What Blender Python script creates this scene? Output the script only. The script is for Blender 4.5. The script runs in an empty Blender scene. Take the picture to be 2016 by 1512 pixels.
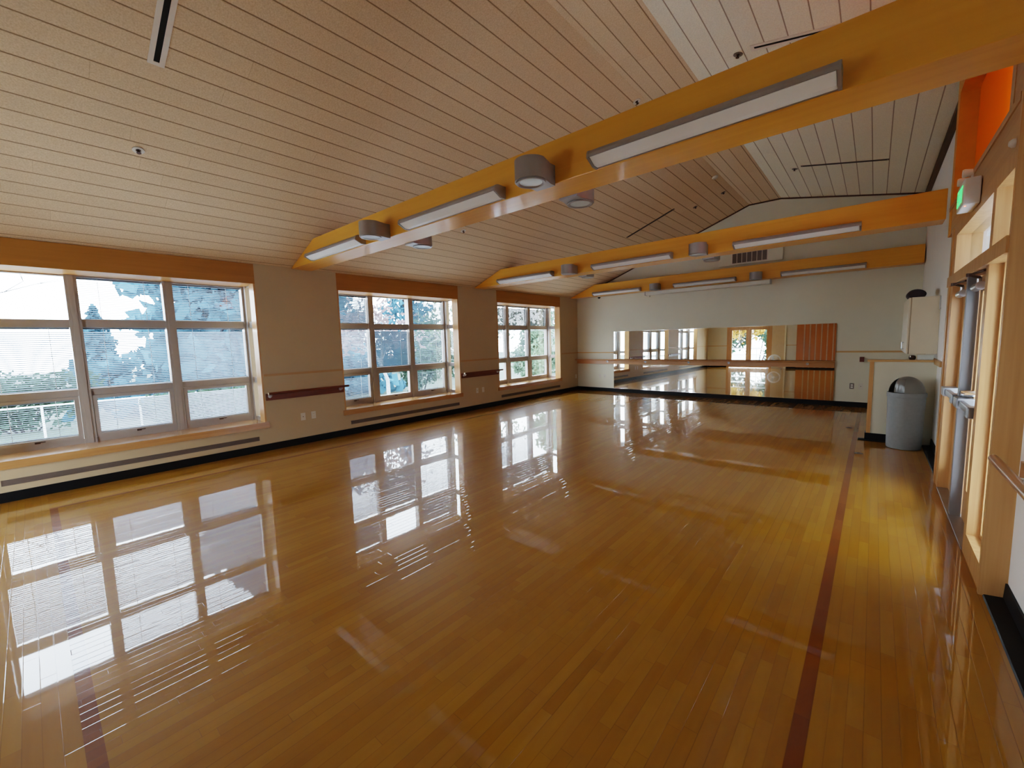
import bpy, bmesh, math, random
from mathutils import Matrix, Vector
random.seed(7)
PI = math.pi
col = bpy.context.scene.collection
sc = bpy.context.scene

# ------------------------------------------------------------------ materials
def mat_new(name):
    m = bpy.data.materials.new(name); m.use_nodes = True
    nt = m.node_tree
    return m, nt, nt.nodes['Principled BSDF']

def N(nt, typ, **kw):
    n = nt.nodes.new(typ)
    for k, v in kw.items():
        setattr(n, k, v)
    return n

def MA(nt, op, a, b=None, c=None, clamp=False):
    n = nt.nodes.new('ShaderNodeMath'); n.operation = op; n.use_clamp = clamp
    for i, v in enumerate((a, b, c)):
        if v is None: continue
        if isinstance(v, (int, float)): n.inputs[i].default_value = v
        else: nt.links.new(v, n.inputs[i])
    return n.outputs[0]

def rgb(c):
    return (c[0], c[1], c[2], 1.0)

def simple(name, c, rough=.5, metal=0., noise=.06, nscale=8., spec=.5, coat=0., bump=0., emis=None):
    """painted / plain surface with a faint procedural mottling"""
    m, nt, b = mat_new(name)
    tc = N(nt, 'ShaderNodeTexCoord'); nz = N(nt, 'ShaderNodeTexNoise')
    nz.inputs['Scale'].default_value = nscale; nz.inputs['Detail'].default_value = 4
    nt.links.new(tc.outputs['Object'], nz.inputs['Vector'])
    rp = N(nt, 'ShaderNodeValToRGB')
    rp.color_ramp.elements[0].position = .3; rp.color_ramp.elements[1].position = .7
    rp.color_ramp.elements[0].color = rgb([x * (1 - noise) for x in c])
    rp.color_ramp.elements[1].color = rgb([min(1, x * (1 + noise)) for x in c])
    nt.links.new(nz.outputs['Fac'], rp.inputs['Fac']); nt.links.new(rp.outputs['Color'], b.inputs['Base Color'])
    b.inputs['Roughness'].default_value = rough; b.inputs['Metallic'].default_value = metal
    b.inputs['Specular IOR Level'].default_value = spec; b.inputs['Coat Weight'].default_value = coat
    b.inputs['Coat Roughness'].default_value = .1
    if bump:
        n2 = N(nt, 'ShaderNodeTexNoise'); n2.inputs['Scale'].default_value = 220
        nt.links.new(tc.outputs['Object'], n2.inputs['Vector'])
        bp = N(nt, 'ShaderNodeBump'); bp.inputs['Strength'].default_value = bump; bp.inputs['Distance'].default_value = .002
        nt.links.new(n2.outputs['Fac'], bp.inputs['Height']); nt.links.new(bp.outputs['Normal'], b.inputs['Normal'])
    if emis:
        b.inputs['Emission Color'].default_value = rgb(emis[0]); b.inputs['Emission Strength'].default_value = emis[1]
    return m

def wood(name, c1, c2, axis='Z', rough=.35, coat=.25, scale=3., spec=.4):
    """straight-grained wood, grain running along AXIS (object coordinates)"""
    m, nt, b = mat_new(name)
    tc = N(nt, 'ShaderNodeTexCoord'); mp = N(nt, 'ShaderNodeMapping')
    s = {'X': (.35, 9, 9), 'Y': (9, .35, 9), 'Z': (9, 9, .35)}[axis]
    mp.inputs['Scale'].default_value = s
    nt.links.new(tc.outputs['Object'], mp.inputs['Vector'])
    nz = N(nt, 'ShaderNodeTexNoise'); nz.inputs['Scale'].default_value = scale; nz.inputs['Detail'].default_value = 6
    nz.inputs['Distortion'].default_value = .6
    nt.links.new(mp.outputs['Vector'], nz.inputs['Vector'])
    rp = N(nt, 'ShaderNodeValToRGB')
    rp.color_ramp.elements[0].position = .32; rp.color_ramp.elements[1].position = .68
    rp.color_ramp.elements[0].color = rgb(c1); rp.color_ramp.elements[1].color = rgb(c2)
    nt.links.new(nz.outputs['Fac'], rp.inputs['Fac']); nt.links.new(rp.outputs['Color'], b.inputs['Base Color'])
    b.inputs['Roughness'].default_value = rough; b.inputs['Coat Weight'].default_value = coat
    b.inputs['Coat Roughness'].default_value = .12; b.inputs['Specular IOR Level'].default_value = spec
    return m

def floor_material():
    m, nt, b = mat_new('varnished_maple_strip')
    tc = N(nt, 'ShaderNodeTexCoord'); sp = N(nt, 'ShaderNodeSeparateXYZ')
    nt.links.new(tc.outputs['Object'], sp.inputs[0])
    X, Y = sp.outputs[0], sp.outputs[1]
    W = .0526
    # end border near the viewer (y < 0) has its strips laid the other way
    border = MA(nt, 'LESS_THAN', Y, 0.0)
    A = MA(nt, 'ADD', MA(nt, 'MULTIPLY', X, MA(nt, 'SUBTRACT', 1.0, border)), MA(nt, 'MULTIPLY', Y, border))   # across
    L = MA(nt, 'ADD', MA(nt, 'MULTIPLY', Y, MA(nt, 'SUBTRACT', 1.0, border)), MA(nt, 'MULTIPLY', X, border))   # along
    u = MA(nt, 'DIVIDE', A, W); row = MA(nt, 'FLOOR', u); fu = MA(nt, 'FRACT', u)
    w1 = N(nt, 'ShaderNodeTexWhiteNoise', noise_dimensions='1D'); nt.links.new(row, w1.inputs['W'])
    v = MA(nt, 'ADD', MA(nt, 'DIVIDE', L, .62), MA(nt, 'MULTIPLY', w1.outputs['Value'], 7.3))
    # uneven board lengths
    v = MA(nt, 'ADD', v, MA(nt, 'MULTIPLY', MA(nt, 'SINE', MA(nt, 'MULTIPLY', v, 2.1)), .33))
    pid = MA(nt, 'FLOOR', v); fv = MA(nt, 'FRACT', v)
    cb = N(nt, 'ShaderNodeCombineXYZ'); nt.links.new(row, cb.inputs[0]); nt.links.new(pid, cb.inputs[1])
    w2 = N(nt, 'ShaderNodeTexWhiteNoise', noise_dimensions='3D'); nt.links.new(cb.outputs[0], w2.inputs['Vector'])
    # grain
    cg = N(nt, 'ShaderNodeCombineXYZ')
    nt.links.new(MA(nt, 'MULTIPLY', A, 28.0), cg.inputs[0]); nt.links.new(MA(nt, 'MULTIPLY', L, 2.6), cg.inputs[1])
    nt.links.new(MA(nt, 'MULTIPLY', w2.outputs['Value'], 40.0), cg.inputs[2])
    gz = N(nt, 'ShaderNodeTexNoise'); gz.inputs['Scale'].default_value = 1.0; gz.inputs['Detail'].default_value = 5
    nt.links.new(cg.outputs[0], gz.inputs['Vector'])
    big = N(nt, 'ShaderNodeTexNoise'); big.inputs['Scale'].default_value = .55
    nt.links.new(tc.outputs['Object'], big.inputs['Vector'])
    t = MA(nt, 'ADD', MA(nt, 'ADD', MA(nt, 'MULTIPLY', w2.outputs['Value'], .40), .11), MA(nt, 'MULTIPLY', gz.outputs['Fac'], .45))
    t = MA(nt, 'SUBTRACT', MA(nt, 'ADD', t, MA(nt, 'MULTIPLY', big.outputs['Fac'], .3)), .18)
    rp = N(nt, 'ShaderNodeValToRGB'); cr = rp.color_ramp
    cr.elements[0].position = .0; cr.elements[0].color = (.25, .092, .006, 1)
    cr.elements[1].position = 1.0; cr.elements[1].color = (.48, .245, .045, 1)
    e = cr.elements.new(.35); e.color = (.325, .136, .010, 1)
    e = cr.elements.new(.72); e.color = (.37, .170, .015, 1)
    nt.links.new(t, rp.inputs['Fac'])
    # dark inlaid band (cherry) : rectangle outline
    def between(c, a, z):
        return MA(nt, 'MULTIPLY', MA(nt, 'GREATER_THAN', c, a), MA(nt, 'LESS_THAN', c, z))
    inx = between(X, .6312, 6.5224); iny = between(Y, 0.0, 10.02)
    bx = MA(nt, 'MULTIPLY', MA(nt, 'ADD', between(X, 6.4698, 6.5224), between(X, .6312, .6838)), iny)
    by = MA(nt, 'MULTIPLY', MA(nt, 'ADD', between(Y, 0.0, .0526), between(Y, 9.967, 10.02)), inx)
    band = MA(nt, 'MAXIMUM', bx, by)
    mx = N(nt, 'ShaderNodeMix', data_type='RGBA'); nt.links.new(band, mx.inputs['Factor'])
    nt.links.new(rp.outputs['Color'], mx.inputs['A'])
    rb = N(nt, 'ShaderNodeValToRGB'); rb.color_ramp.elements[0].color = (.14, .030, .005, 1); rb.color_ramp.elements[1].color = (.27, .078, .012, 1)
    nt.links.new(t, rb.inputs['Fac']); nt.links.new(rb.outputs['Color'], mx.inputs['B'])
    # seams
    du = MA(nt, 'MULTIPLY', MA(nt, 'MINIMUM', fu, MA(nt, 'SUBTRACT', 1.0, fu)), W)
    seam = MA(nt, 'SUBTRACT', 1.0, MA(nt, 'DIVIDE', du, .0022), clamp=True)
    seam = MA(nt, 'MULTIPLY', seam, MA(nt, 'ADD', .35, MA(nt, 'MULTIPLY', w1.outputs['Value'], .65)))
    dv = MA(nt, 'MULTIPLY', MA(nt, 'MINIMUM', fv, MA(nt, 'SUBTRACT', 1.0, fv)), .62)
    seam2 = MA(nt, 'SUBTRACT', 1.0, MA(nt, 'DIVIDE', dv, .0018), clamp=True)
    sm = MA(nt, 'MAXIMUM', seam, MA(nt, 'MULTIPLY', seam2, .8))
    mx2 = N(nt, 'ShaderNodeMix', data_type='RGBA'); nt.links.new(MA(nt, 'MULTIPLY', sm, .62), mx2.inputs['Factor'])
    nt.links.new(mx.outputs['Result'], mx2.inputs['A']); mx2.inputs['B'].default_value = (.06, .028, .008, 1)
    nt.links.new(mx2.outputs['Result'], b.inputs['Base Color'])
    # height: every strip lies a hair out of level, plus slow waves of the finish
    tilt = MA(nt, 'MULTIPLY', MA(nt, 'SUBTRACT', w2.outputs['Value'], .5), MA(nt, 'MULTIPLY', MA(nt, 'SUBTRACT', fu, .5), W))
    wv = N(nt, 'ShaderNodeTexNoise'); wv.inputs['Scale'].default_value = 5.5; wv.inputs['Detail'].default_value = 2
    nt.links.new(tc.outputs['Object'], wv.inputs['Vector'])
    h = MA(nt, 'ADD', MA(nt, 'MULTIPLY', tilt, .0017), MA(nt, 'MULTIPLY', wv.outputs['Fac'], .00018))
    h = MA(nt, 'SUBTRACT', h, MA(nt, 'MULTIPLY', sm, .0002))
    bp = N(nt, 'ShaderNodeBump'); bp.inputs['Strength'].default_value = 1.0; bp.inputs['Distance'].default_value = 1.0
    nt.links.new(h, bp.inputs['Height'])
    nt.links.new(bp.outputs['Normal'], b.inputs['Normal']); nt.links.new(bp.outputs['Normal'], b.inputs['Coat Normal'])
    b.inputs['Roughness'].default_value = .4; b.inputs['Specular IOR Level'].default_value = .06
    b.inputs['Coat Weight'].default_value = 1.0; b.inputs['Coat Roughness'].default_value = .022; b.inputs['Coat IOR'].default_value = 1.47
    return m

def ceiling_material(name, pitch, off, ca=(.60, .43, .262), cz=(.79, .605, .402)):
    """fibrous acoustic planks; the joints run along Y, a few butt joints across"""
    m, nt, b = mat_new(name)
    tc = N(nt, 'ShaderNodeTexCoord'); sp = N(nt, 'ShaderNodeSeparateXYZ'); nt.links.new(tc.outputs['Object'], sp.inputs[0])
    u = MA(nt, 'DIVIDE', MA(nt, 'SUBTRACT', sp.outputs[0], off), pitch); row = MA(nt, 'FLOOR', u); fu = MA(nt, 'FRACT', u)
    w1 = N(nt, 'ShaderNodeTexWhiteNoise', noise_dimensions='1D'); nt.links.new(row, w1.inputs['W'])
    v = MA(nt, 'ADD', MA(nt, 'DIVIDE', sp.outputs[1], 2.44), w1.outputs['Value']); pid = MA(nt, 'FLOOR', v); fv = MA(nt, 'FRACT', v)
    cb = N(nt, 'ShaderNodeCombineXYZ'); nt.links.new(row, cb.inputs[0]); nt.links.new(pid, cb.inputs[1])
    w2 = N(nt, 'ShaderNodeTexWhiteNoise', noise_dimensions='3D'); nt.links.new(cb.outputs[0], w2.inputs['Vector'])
    d = MA(nt, 'MULTIPLY', MA(nt, 'MINIMUM', fu, MA(nt, 'SUBTRACT', 1.0, fu)), pitch)
    g = MA(nt, 'SUBTRACT', 1.0, MA(nt, 'DIVIDE', d, .008), clamp=True)
    dv = MA(nt, 'MULTIPLY', MA(nt, 'MINIMUM', fv, MA(nt, 'SUBTRACT', 1.0, fv)), 2.44)
    g2 = MA(nt, 'MULTIPLY', MA(nt, 'SUBTRACT', 1.0, MA(nt, 'DIVIDE', dv, .003), clamp=True), .3)
    g = MA(nt, 'MAXIMUM', g, g2)
    nz = N(nt, 'ShaderNodeTexNoise'); nz.inputs['Scale'].default_value = 95; nz.inputs['Detail'].default_value = 5
    nt.links.new(tc.outputs['Object'], nz.inputs['Vector'])
    rp = N(nt, 'ShaderNodeValToRGB'); rp.color_ramp.elements[0].position = .3; rp.color_ramp.elements[1].position = .72
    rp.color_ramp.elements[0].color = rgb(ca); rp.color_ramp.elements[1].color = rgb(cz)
    f = MA(nt, 'ADD', MA(nt, 'MULTIPLY', nz.outputs['Fac'], .88), MA(nt, 'MULTIPLY', w2.outputs['Value'], .10))
    nt.links.new(f, rp.inputs['Fac'])
    mx = N(nt, 'ShaderNodeMix', data_type='RGBA'); nt.links.new(MA(nt, 'MULTIPLY', g, .9), mx.inputs['Factor'])
    nt.links.new(rp.outputs['Color'], mx.inputs['A']); mx.inputs['B'].default_value = (.16, .085, .035, 1)
    nt.links.new(mx.outputs['Result'], b.inputs['Base Color'])
    b.inputs['Roughness'].default_value = .95; b.inputs['Specular IOR Level'].default_value = .1
    bp = N(nt, 'ShaderNodeBump'); bp.inputs['Strength'].default_value = .5; bp.inputs['Distance'].default_value = .004
    nt.links.new(MA(nt, 'SUBTRACT', MA(nt, 'MULTIPLY', nz.outputs['Fac'], .4), g), bp.inputs['Height']); nt.links.new(bp.outputs['Normal'], b.inputs['Normal'])
    return m

def glass_material(name, tint=(.95, .98, 1), refl=.10, haze=0.):
    m = bpy.data.materials.new(name); m.use_nodes = True; nt = m.node_tree; nt.nodes.clear()
    out = N(nt, 'ShaderNodeOutputMaterial'); tr = N(nt, 'ShaderNodeBsdfTransparent'); gl = N(nt, 'ShaderNodeBsdfGlossy')
    tr.inputs['Color'].default_value = rgb(tint); gl.inputs['Roughness'].default_value = .01
    fr = N(nt, 'ShaderNodeFresnel'); ge = N(nt, 'ShaderNodeNewGeometry')
    nt.links.new(MA(nt, 'SUBTRACT', 1.42, MA(nt, 'MULTIPLY', ge.outputs['Backfacing'], 1.42 - 1/1.42)), fr.inputs['IOR'])
    mx = N(nt, 'ShaderNodeMixShader')
    nt.links.new(fr.outputs[0], mx.inputs[0]); nt.links.new(tr.outputs[0], mx.inputs[1]); nt.links.new(gl.outputs[0], mx.inputs[2])
    nt.links.new(mx.outputs[0], out.inputs['Surface'])
    return m

def translucent_material(name, c, ct, fac=.5, noise=0.):
    m = bpy.data.materials.new(name); m.use_nodes = True; nt = m.node_tree; nt.nodes.clear()
    out = N(nt, 'ShaderNodeOutputMaterial'); d = N(nt, 'ShaderNodeBsdfDiffuse'); t = N(nt, 'ShaderNodeBsdfTranslucent'); mx = N(nt, 'ShaderNodeMixShader')
    d.inputs['Color'].default_value = rgb(c); t.inputs['Color'].default_value = rgb(ct); mx.inputs[0].default_value = fac
    if noise:
        tc = N(nt, 'ShaderNodeTexCoord'); nz = N(nt, 'ShaderNodeTexNoise'); nz.inputs['Scale'].default_value = 1.7
        nt.links.new(tc.outputs['Object'], nz.inputs['Vector'])
        rp = N(nt, 'ShaderNodeValToRGB'); rp.color_ramp.elements[0].position = .3; rp.color_ramp.elements[1].position = .7
        rp.color_ramp.elements[0].color = rgb([x * (1 - noise) for x in c]); rp.color_ramp.elements[1].color = rgb([min(1, x * (1 + noise)) for x in c])
        nt.links.new(nz.outputs['Fac'], rp.inputs['Fac']); nt.links.new(rp.outputs['Color'], d.inputs['Color'])
    nt.links.new(d.outputs[0], mx.inputs[1]); nt.links.new(t.outputs[0], mx.inputs[2]); nt.links.new(mx.outputs[0], out.inputs['Surface'])
    return m

def siding_material():
    m, nt, b = mat_new('grey_lap_siding')
    tc = N(nt, 'ShaderNodeTexCoord'); sp = N(nt, 'ShaderNodeSeparateXYZ'); nt.links.new(tc.outputs['Object'], sp.inputs[0])
    f = MA(nt, 'FRACT', MA(nt, 'DIVIDE', sp.outputs[2], .14))
    rp = N(nt, 'ShaderNodeValToRGB'); rp.color_ramp.elements[0].color = (.10, .105, .13, 1); rp.color_ramp.elements[1].position = .18; rp.color_ramp.elements[1].color = (.30, .31, .36, 1)
    nt.links.new(f, rp.inputs['Fac']); nt.links.new(rp.outputs['Color'], b.inputs['Base Color']); b.inputs['Roughness'].default_value = .7
    return m

def lawn_material():
    m, nt, b = mat_new('lawn_green')
    tc = N(nt, 'ShaderNodeTexCoord'); nz = N(nt, 'ShaderNodeTexNoise'); nz.inputs['Scale'].default_value = .6; nz.inputs['Detail'].default_value = 8
    nt.links.new(tc.outputs['Object'], nz.inputs['Vector'])
    rp = N(nt, 'ShaderNodeValToRGB'); rp.color_ramp.elements[0].position = .3; rp.color_ramp.elements[1].position = .7
    rp.color_ramp.elements[0].color = (.016, .026, .014, 1); rp.color_ramp.elements[1].color = (.04, .052, .03, 1)
    nt.links.new(nz.outputs['Fac'], rp.inputs['Fac']); nt.links.new(rp.outputs['Color'], b.inputs['Base Color']); b.inputs['Roughness'].default_value = .9
    return m

M = {}
M['floor'] = floor_material()
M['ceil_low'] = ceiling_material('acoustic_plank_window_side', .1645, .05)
M['ceil_high'] = ceiling_material('acoustic_plank_door_side', .19, 4.60, (.74, .685, .53), (.92, .865, .70))  # same planks; the light difference between the slopes is put into this tone
M['wall_shade'] = simple('shaded_wall_paint', (.52, .395, .24), .55, noise=.015, nscale=3, spec=.3)  # same wall paint, made darker and warmer to hold the wall's shade
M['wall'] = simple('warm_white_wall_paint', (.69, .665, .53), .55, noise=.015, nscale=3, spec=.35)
M['beam'] = wood('honey_laminated_beam', (.76, .335, .034), (.82, .38, .046), 'X', .38, .35, 2.)
M['header'] = wood('dark_honey_header_board', (.40, .165, .027), (.46, .195, .036), 'Y', .4, .2, 2.)
M['fir'] = wood('clear_fir_trim', (.50, .255, .09), (.62, .345, .14), 'Z', .4, .2)
M['fir_y'] = wood('clear_fir_rail', (.46, .235, .085), (.56, .31, .125), 'Y', .4, .2)
M['fir_x'] = wood('clear_fir_cap', (.52, .30, .115), (.63, .39, .165), 'X', .4, .2)
M['sill'] = wood('varnished_maple_sill', (.44, .21, .075), (.54, .28, .105), 'Y', .22, .8)
M['barre'] = wood('red_brown_barre', (.13, .026, .010), (.19, .042, .016), 'Y', .4, .2)
M['barre_x'] = wood('tan_barre', (.44, .20, .07), (.54, .27, .10), 'X', .4, .2)
M['barre_y'] = wood('varnished_brown_barre', (.36, .15, .06), (.46, .20, .08), 'Y', .3, .3)
M['end_grain'] = simple('pale_end_grain', (.8, .62, .42), .5)
M['chair_rail'] = wood('chair_rail_oak', (.44, .25, .10), (.53, .32, .14), 'Y', .45, .1)
M['base'] = simple('black_rubber_base', (.006, .006, .007), .5, spec=.2)
M['frame'] = simple('greige_window_paint', (.32, .275, .245), .4, noise=.03)
M['glass'] = glass_material('window_glass')
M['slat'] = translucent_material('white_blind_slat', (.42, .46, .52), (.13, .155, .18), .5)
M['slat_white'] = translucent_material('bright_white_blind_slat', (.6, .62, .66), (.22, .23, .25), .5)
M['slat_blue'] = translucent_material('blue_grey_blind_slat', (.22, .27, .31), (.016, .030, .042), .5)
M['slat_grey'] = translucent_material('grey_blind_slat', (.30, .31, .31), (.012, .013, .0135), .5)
M['cord'] = simple('white_cord', (.85, .87, .88), .6)
M['steel'] = simple('brushed_steel', (.62, .62, .63), .3, 1., noise=.04)
M['panic'] = simple('satin_grey_metal', (.30, .31, .33), .32, .9, noise=.03)
M['chrome'] = simple('chrome', (.8, .8, .8), .08, 1., noise=.01)
M['fixture'] = simple('silver_grey_fixture', (.34, .31, .29), .4, .55, noise=.05)
M['lens'] = simple('white_acrylic_lens', (.88, .86, .80), .35, noise=.01)
M['lamp_glass'] = simple('frosted_lamp_glass', (.62, .68, .66), .25, noise=.03)
M['mirror'] = simple('silvered_mirror', (.90, .92, .88), .0, 1., noise=.0)
M['wall_lit'] = simple('lit_wall_paint', (.92, .91, .87), .55, noise=.015, nscale=3, spec=.35)  # same wall paint, whitened to hold the light from the windows
M['plate_white'] = simple('white_plastic', (.66, .62, .53), .4, noise=.02)
M['plate_grey'] = simple('steel_cover_plate', (.22, .20, .18), .35, .7, noise=.04)
M['black'] = simple('black_plastic', (.015, .014, .015), .4)
M['dark_slot'] = simple('dark_slot', (.006, .005, .004), .9)
M['grille'] = simple('taupe_grille', (.14, .105, .085), .5)
M['slot_frame'] = simple('cream_diffuser_frame', (.74, .66, .55), .5)
M['bin'] = simple('grey_bin_plastic', (.215, .225, .225), .45, noise=.05, nscale=30)
M['bin_lid'] = simple('grey_bin_lid', (.19, .185, .17), .3, noise=.04)
M['flap'] = simple('shiny_grey_flap', (.16, .155, .145), .22, noise=.03)
M['cab'] = simple('cream_laminate', (.72, .64, .49), .4, noise=.02)
M['cab_edge'] = simple('tan_edge_band', (.48, .37, .24), .5)
M['vinyl'] = simple('black_purple_bag', (.02, .008, .016), .6, bump=.3)
M['grey_paint'] = simple('grey_door_paint', (.20, .20, .215), .35, noise=.03)
M['brown_metal'] = simple('dark_bronze', (.07, .035, .025), .4, .6)
M['sign_white'] = simple('sign_white', (.72, .70, .66), .4)
M['sign_green'] = simple('lit_green_letters', (.03, .5, .1), .4, emis=((.06, .8, .16), .35))
M['sign_red'] = simple('red_indicator', (.5, .05, .03), .4, emis=((1., .2, .1), .8))
M['orange_glass'] = translucent_material('orange_glazing', (.78, .36, .04), (.90, .50, .03), .6)
M['orange_paint'] = simple('orange_trim_paint', (.76, .33, .035), .5)
M['globe'] = simple('warm_globe', (.9, .7, .4), .4, emis=((1., .55, .15), 2.))
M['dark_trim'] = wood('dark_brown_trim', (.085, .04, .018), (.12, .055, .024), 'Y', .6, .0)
M['red_plate'] = simple('maroon_device', (.16, .045, .035), .4)
M['siding'] = siding_material()
M['lawn'] = lawn_material()
M['concrete'] = simple('concrete', (.55, .55, .55), .9, noise=.1, nscale=4)
M['bark'] = simple('bark', (.02, .018, .018), .9, noise=.3, nscale=20)
M['pale_bark'] = simple('pale_bark', (.22, .23, .24), .9, noise=.3, nscale=20)
M['conifer'] = translucent_material('hazy_blue_green_needles', (.040, .092, .130), (.045, .098, .135), .25, .35)  # pale blue haze and glare put into the needle colour
M['leaf'] = translucent_material('mid_green_leaves', (.036, .058, .042), (.05, .08, .045), .35, .4)
M['leaf_pale'] = translucent_material('pale_green_leaves', (.09, .125, .085), (.10, .14, .08), .35, .35)
M['blossom'] = translucent_material('dry_pink_tan_leaves', (.15, .115, .115), (.12, .10, .10), .3, .3)
M['autumn'] = translucent_material('amber_leaves', (.34, .19, .05), (.34, .20, .05), .4, .3)
M['partition_orange'] = wood('orange_veneer_panel', (.50, .16, .032), (.58, .20, .045), 'Z', .45, .1)
M['partition_pale'] = simple('pale_hinge_strip', (.62, .42, .27), .5)
M['beige_panel'] = simple('beige_panel', (.68, .52, .30), .5, noise=.03)
M['cream_edge'] = simple('cream_edge', (.85, .80, .60), .45)
M['fan_white'] = simple('white_fan_plastic', (.88, .87, .82), .4)
M['fan_wire'] = simple('fan_wire', (.45, .44, .40), .35, .5)

# ------------------------------------------------------------------ mesh builder
class MB:
    def __init__(s):
        s.bm = bmesh.new()
    def box(s, x0, x1, y0, y1, z0, z1):
        vs = [s.bm.verts.new(p) for p in ((x0,y0,z0),(x1,y0,z0),(x1,y1,z0),(x0,y1,z0),(x0,y0,z1),(x1,y0,z1),(x1,y1,z1),(x0,y1,z1))]
        for f in ((0,3,2,1),(4,5,6,7),(0,1,5,4),(1,2,6,5),(2,3,7,6),(3,0,4,7)):
            s.bm.faces.new([vs[i] for i in f])
        return s
    def prism(s, pts, axis, a, b):
        """2-D outline PTS swept along AXIS from a to b. axis Y: pts are (x,z); X: (y,z); Z: (x,y)"""
        def P(p, t):
            return {'Y': (p[0], t, p[1]), 'X': (t, p[0], p[1]), 'Z': (p[0], p[1], t)}[axis]
        A = [s.bm.verts.new(P(p, a)) for p in pts]; B = [s.bm.verts.new(P(p, b)) for p in pts]
        s.bm.faces.new(A); s.bm.faces.new(B[::-1]); n = len(pts)
        for i in range(n):
            s.bm.faces.new([A[i], B[i], B[(i+1) % n], A[(i+1) % n]])
        return s
    def tube(s, p0, p1, r0, r1=None, seg=12, caps=True):
        r1 = r0 if r1 is None else r1
        p0 = Vector(p0); p1 = Vector(p1); d = (p1 - p0).normalized()
        a = d.orthogonal().normalized(); b = d.cross(a)
        R = [[s.bm.verts.new(p + (a*math.cos(2*PI*i/seg) + b*math.sin(2*PI*i/seg))*r) for i in range(seg)] for p, r in ((p0, r0), (p1, r1))]
        for i in range(seg):
            s.bm.faces.new([R[0][i], R[0][(i+1) % seg], R[1][(i+1) % seg], R[1][i]])
        if caps:
            s.bm.faces.new(R[0][::-1]); s.bm.faces.new(R[1])
        return s
    def lathe(s, prof, c=(0,0,0), seg=32, axis='Z', a0=0., a1=2*PI):
        """profile [(r, h)] turned about AXIS through c"""
        full = abs(a1 - a0 - 2*PI) < 1e-6
        n = seg if full else seg + 1
        rings = []
        for r, h in prof:
            if r < 1e-6:
                p = {'Z': (0,0,h), 'Y': (0,h,0), 'X': (h,0,0)}[axis]
                rings.append([s.bm.verts.new(Vector(c) + Vector(p))]); continue
            ring = []
            for i in range(n):
                t = a0 + (a1 - a0)*i/seg
                p = {'Z': (r*math.cos(t), r*math.sin(t), h), 'Y': (r*math.cos(t), h, r*math.sin(t)), 'X': (h, r*math.cos(t), r*math.sin(t))}[axis]
                ring.append(s.bm.verts.new(Vector(c) + Vector(p)))
            rings.append(ring)
        for A, B in zip(rings, rings[1:]):
            m = n if full else n - 1
            for i in range(m):
                j = (i + 1) % n
                if len(A) == 1 and len(B) == 1: continue
                if len(A) == 1: s.bm.faces.new([A[0], B[j], B[i]])
                elif len(B) == 1: s.bm.faces.new([A[i], A[j], B[0]])
                else: s.bm.faces.new([A[i], A[j], B[j], B[i]])
        return s
    def torus(s, c, R, r, axis='Z', seg=36, sub=8):
        prof = [(R + r*math.cos(2*PI*k/sub), r*math.sin(2*PI*k/sub)) for k in range(sub + 1)]
        return s.lathe(prof, c, seg, axis)
    def quad(s, a, b, c, d):
        s.bm.faces.new([s.bm.verts.new(p) for p in (a, b, c, d)]); return s
    def bevel(s, w, seg=2):
        bmesh.ops.remove_doubles(s.bm, verts=s.bm.verts, dist=1e-6)
        es = [e for e in s.bm.edges if len(e.link_faces) == 2 and e.calc_face_angle(0) > .6]
        bmesh.ops.bevel(s.bm, geom=es, offset=w, segments=seg, affect='EDGES', profile=.6, clamp_overlap=True)
        return s
    def move(s, x=0, y=0, z=0):
        bmesh.ops.translate(s.bm, verts=s.bm.verts, vec=(x, y, z)); return s
    def rot(s, ang, axis, c=(0,0,0)):
        bmesh.ops.rotate(s.bm, verts=s.bm.verts, cent=c, matrix=Matrix.Rotation(ang, 3, axis)); return s
    def build(s, name, mat, parent=None, smooth=False, loc=None):
        me = bpy.data.meshes.new(name); bmesh.ops.recalc_face_normals(s.bm, faces=s.bm.faces); s.bm.to_mesh(me); s.bm.free()
        me.materials.append(mat)
        if smooth:
            for p in me.polygons: p.use_smooth = True
            try: me.set_sharp_from_angle(angle=.7)
            except Exception: pass
        o = bpy.data.objects.new(name, me); col.objects.link(o)
        if parent: o.parent = parent
        if loc: o.location = loc
        return o

def box(*a): return MB().box(*a)

def tag(o, label=None, cat=None, group=None, kind='thing'):
    if label: o['label'] = label
    if cat: o['category'] = cat
    if group: o['group'] = group
    if kind: o['kind'] = kind
    return o

def empty(name, loc=(0,0,0), rz=0):
    o = bpy.data.objects.new(name, None); col.objects.link(o); o.location = loc; o.rotation_euler = (0,0,rz); o.empty_display_size = .1
    return o

def thing(name, label, cat, loc=(0,0,0), rz=0, group=None):
    return tag(empty(name, loc, rz), label, cat, group)

def struct(name, loc=(0,0,0)):
    return tag(empty(name, loc), kind='structure')

def dup(root, loc, label=None, rz=None):
    r = root.copy(); col.objects.link(r); r.location = loc
    if rz is not None: r.rotation_euler = (0, 0, rz)
    if label: r['label'] = label
    for ch in list(root.children):
        c = ch.copy(); col.objects.link(c); c.parent = r
        for g in list(ch.children):
            d = g.copy(); col.objects.link(d); d.parent = c
    return r

# ------------------------------------------------------------------ room dimensions
XR = 7.26                # face of the door-side wall
YF = 10.67               # face of the mirrored end wall
YB = -2.2                # face of the wall behind the viewer
ZE = 2.665               # eave
RX, RZ = 4.63, 4.41      # ridge
SL, SR = (RZ - 2.68)/RX, .19
def zc(x):
    return min(2.68 + SL*x, RZ - SR*(x - RX), 4.335)
WIN = [(-.434, 2.186), (3.382, 6.0), (7.194, 9.774)]
ZB, ZT = .425, 2.40
T = .17

# floor
f = box(0, XR, YB, YF, -.12, 0).build('floor', M['floor']); tag(f, kind='structure')
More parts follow.
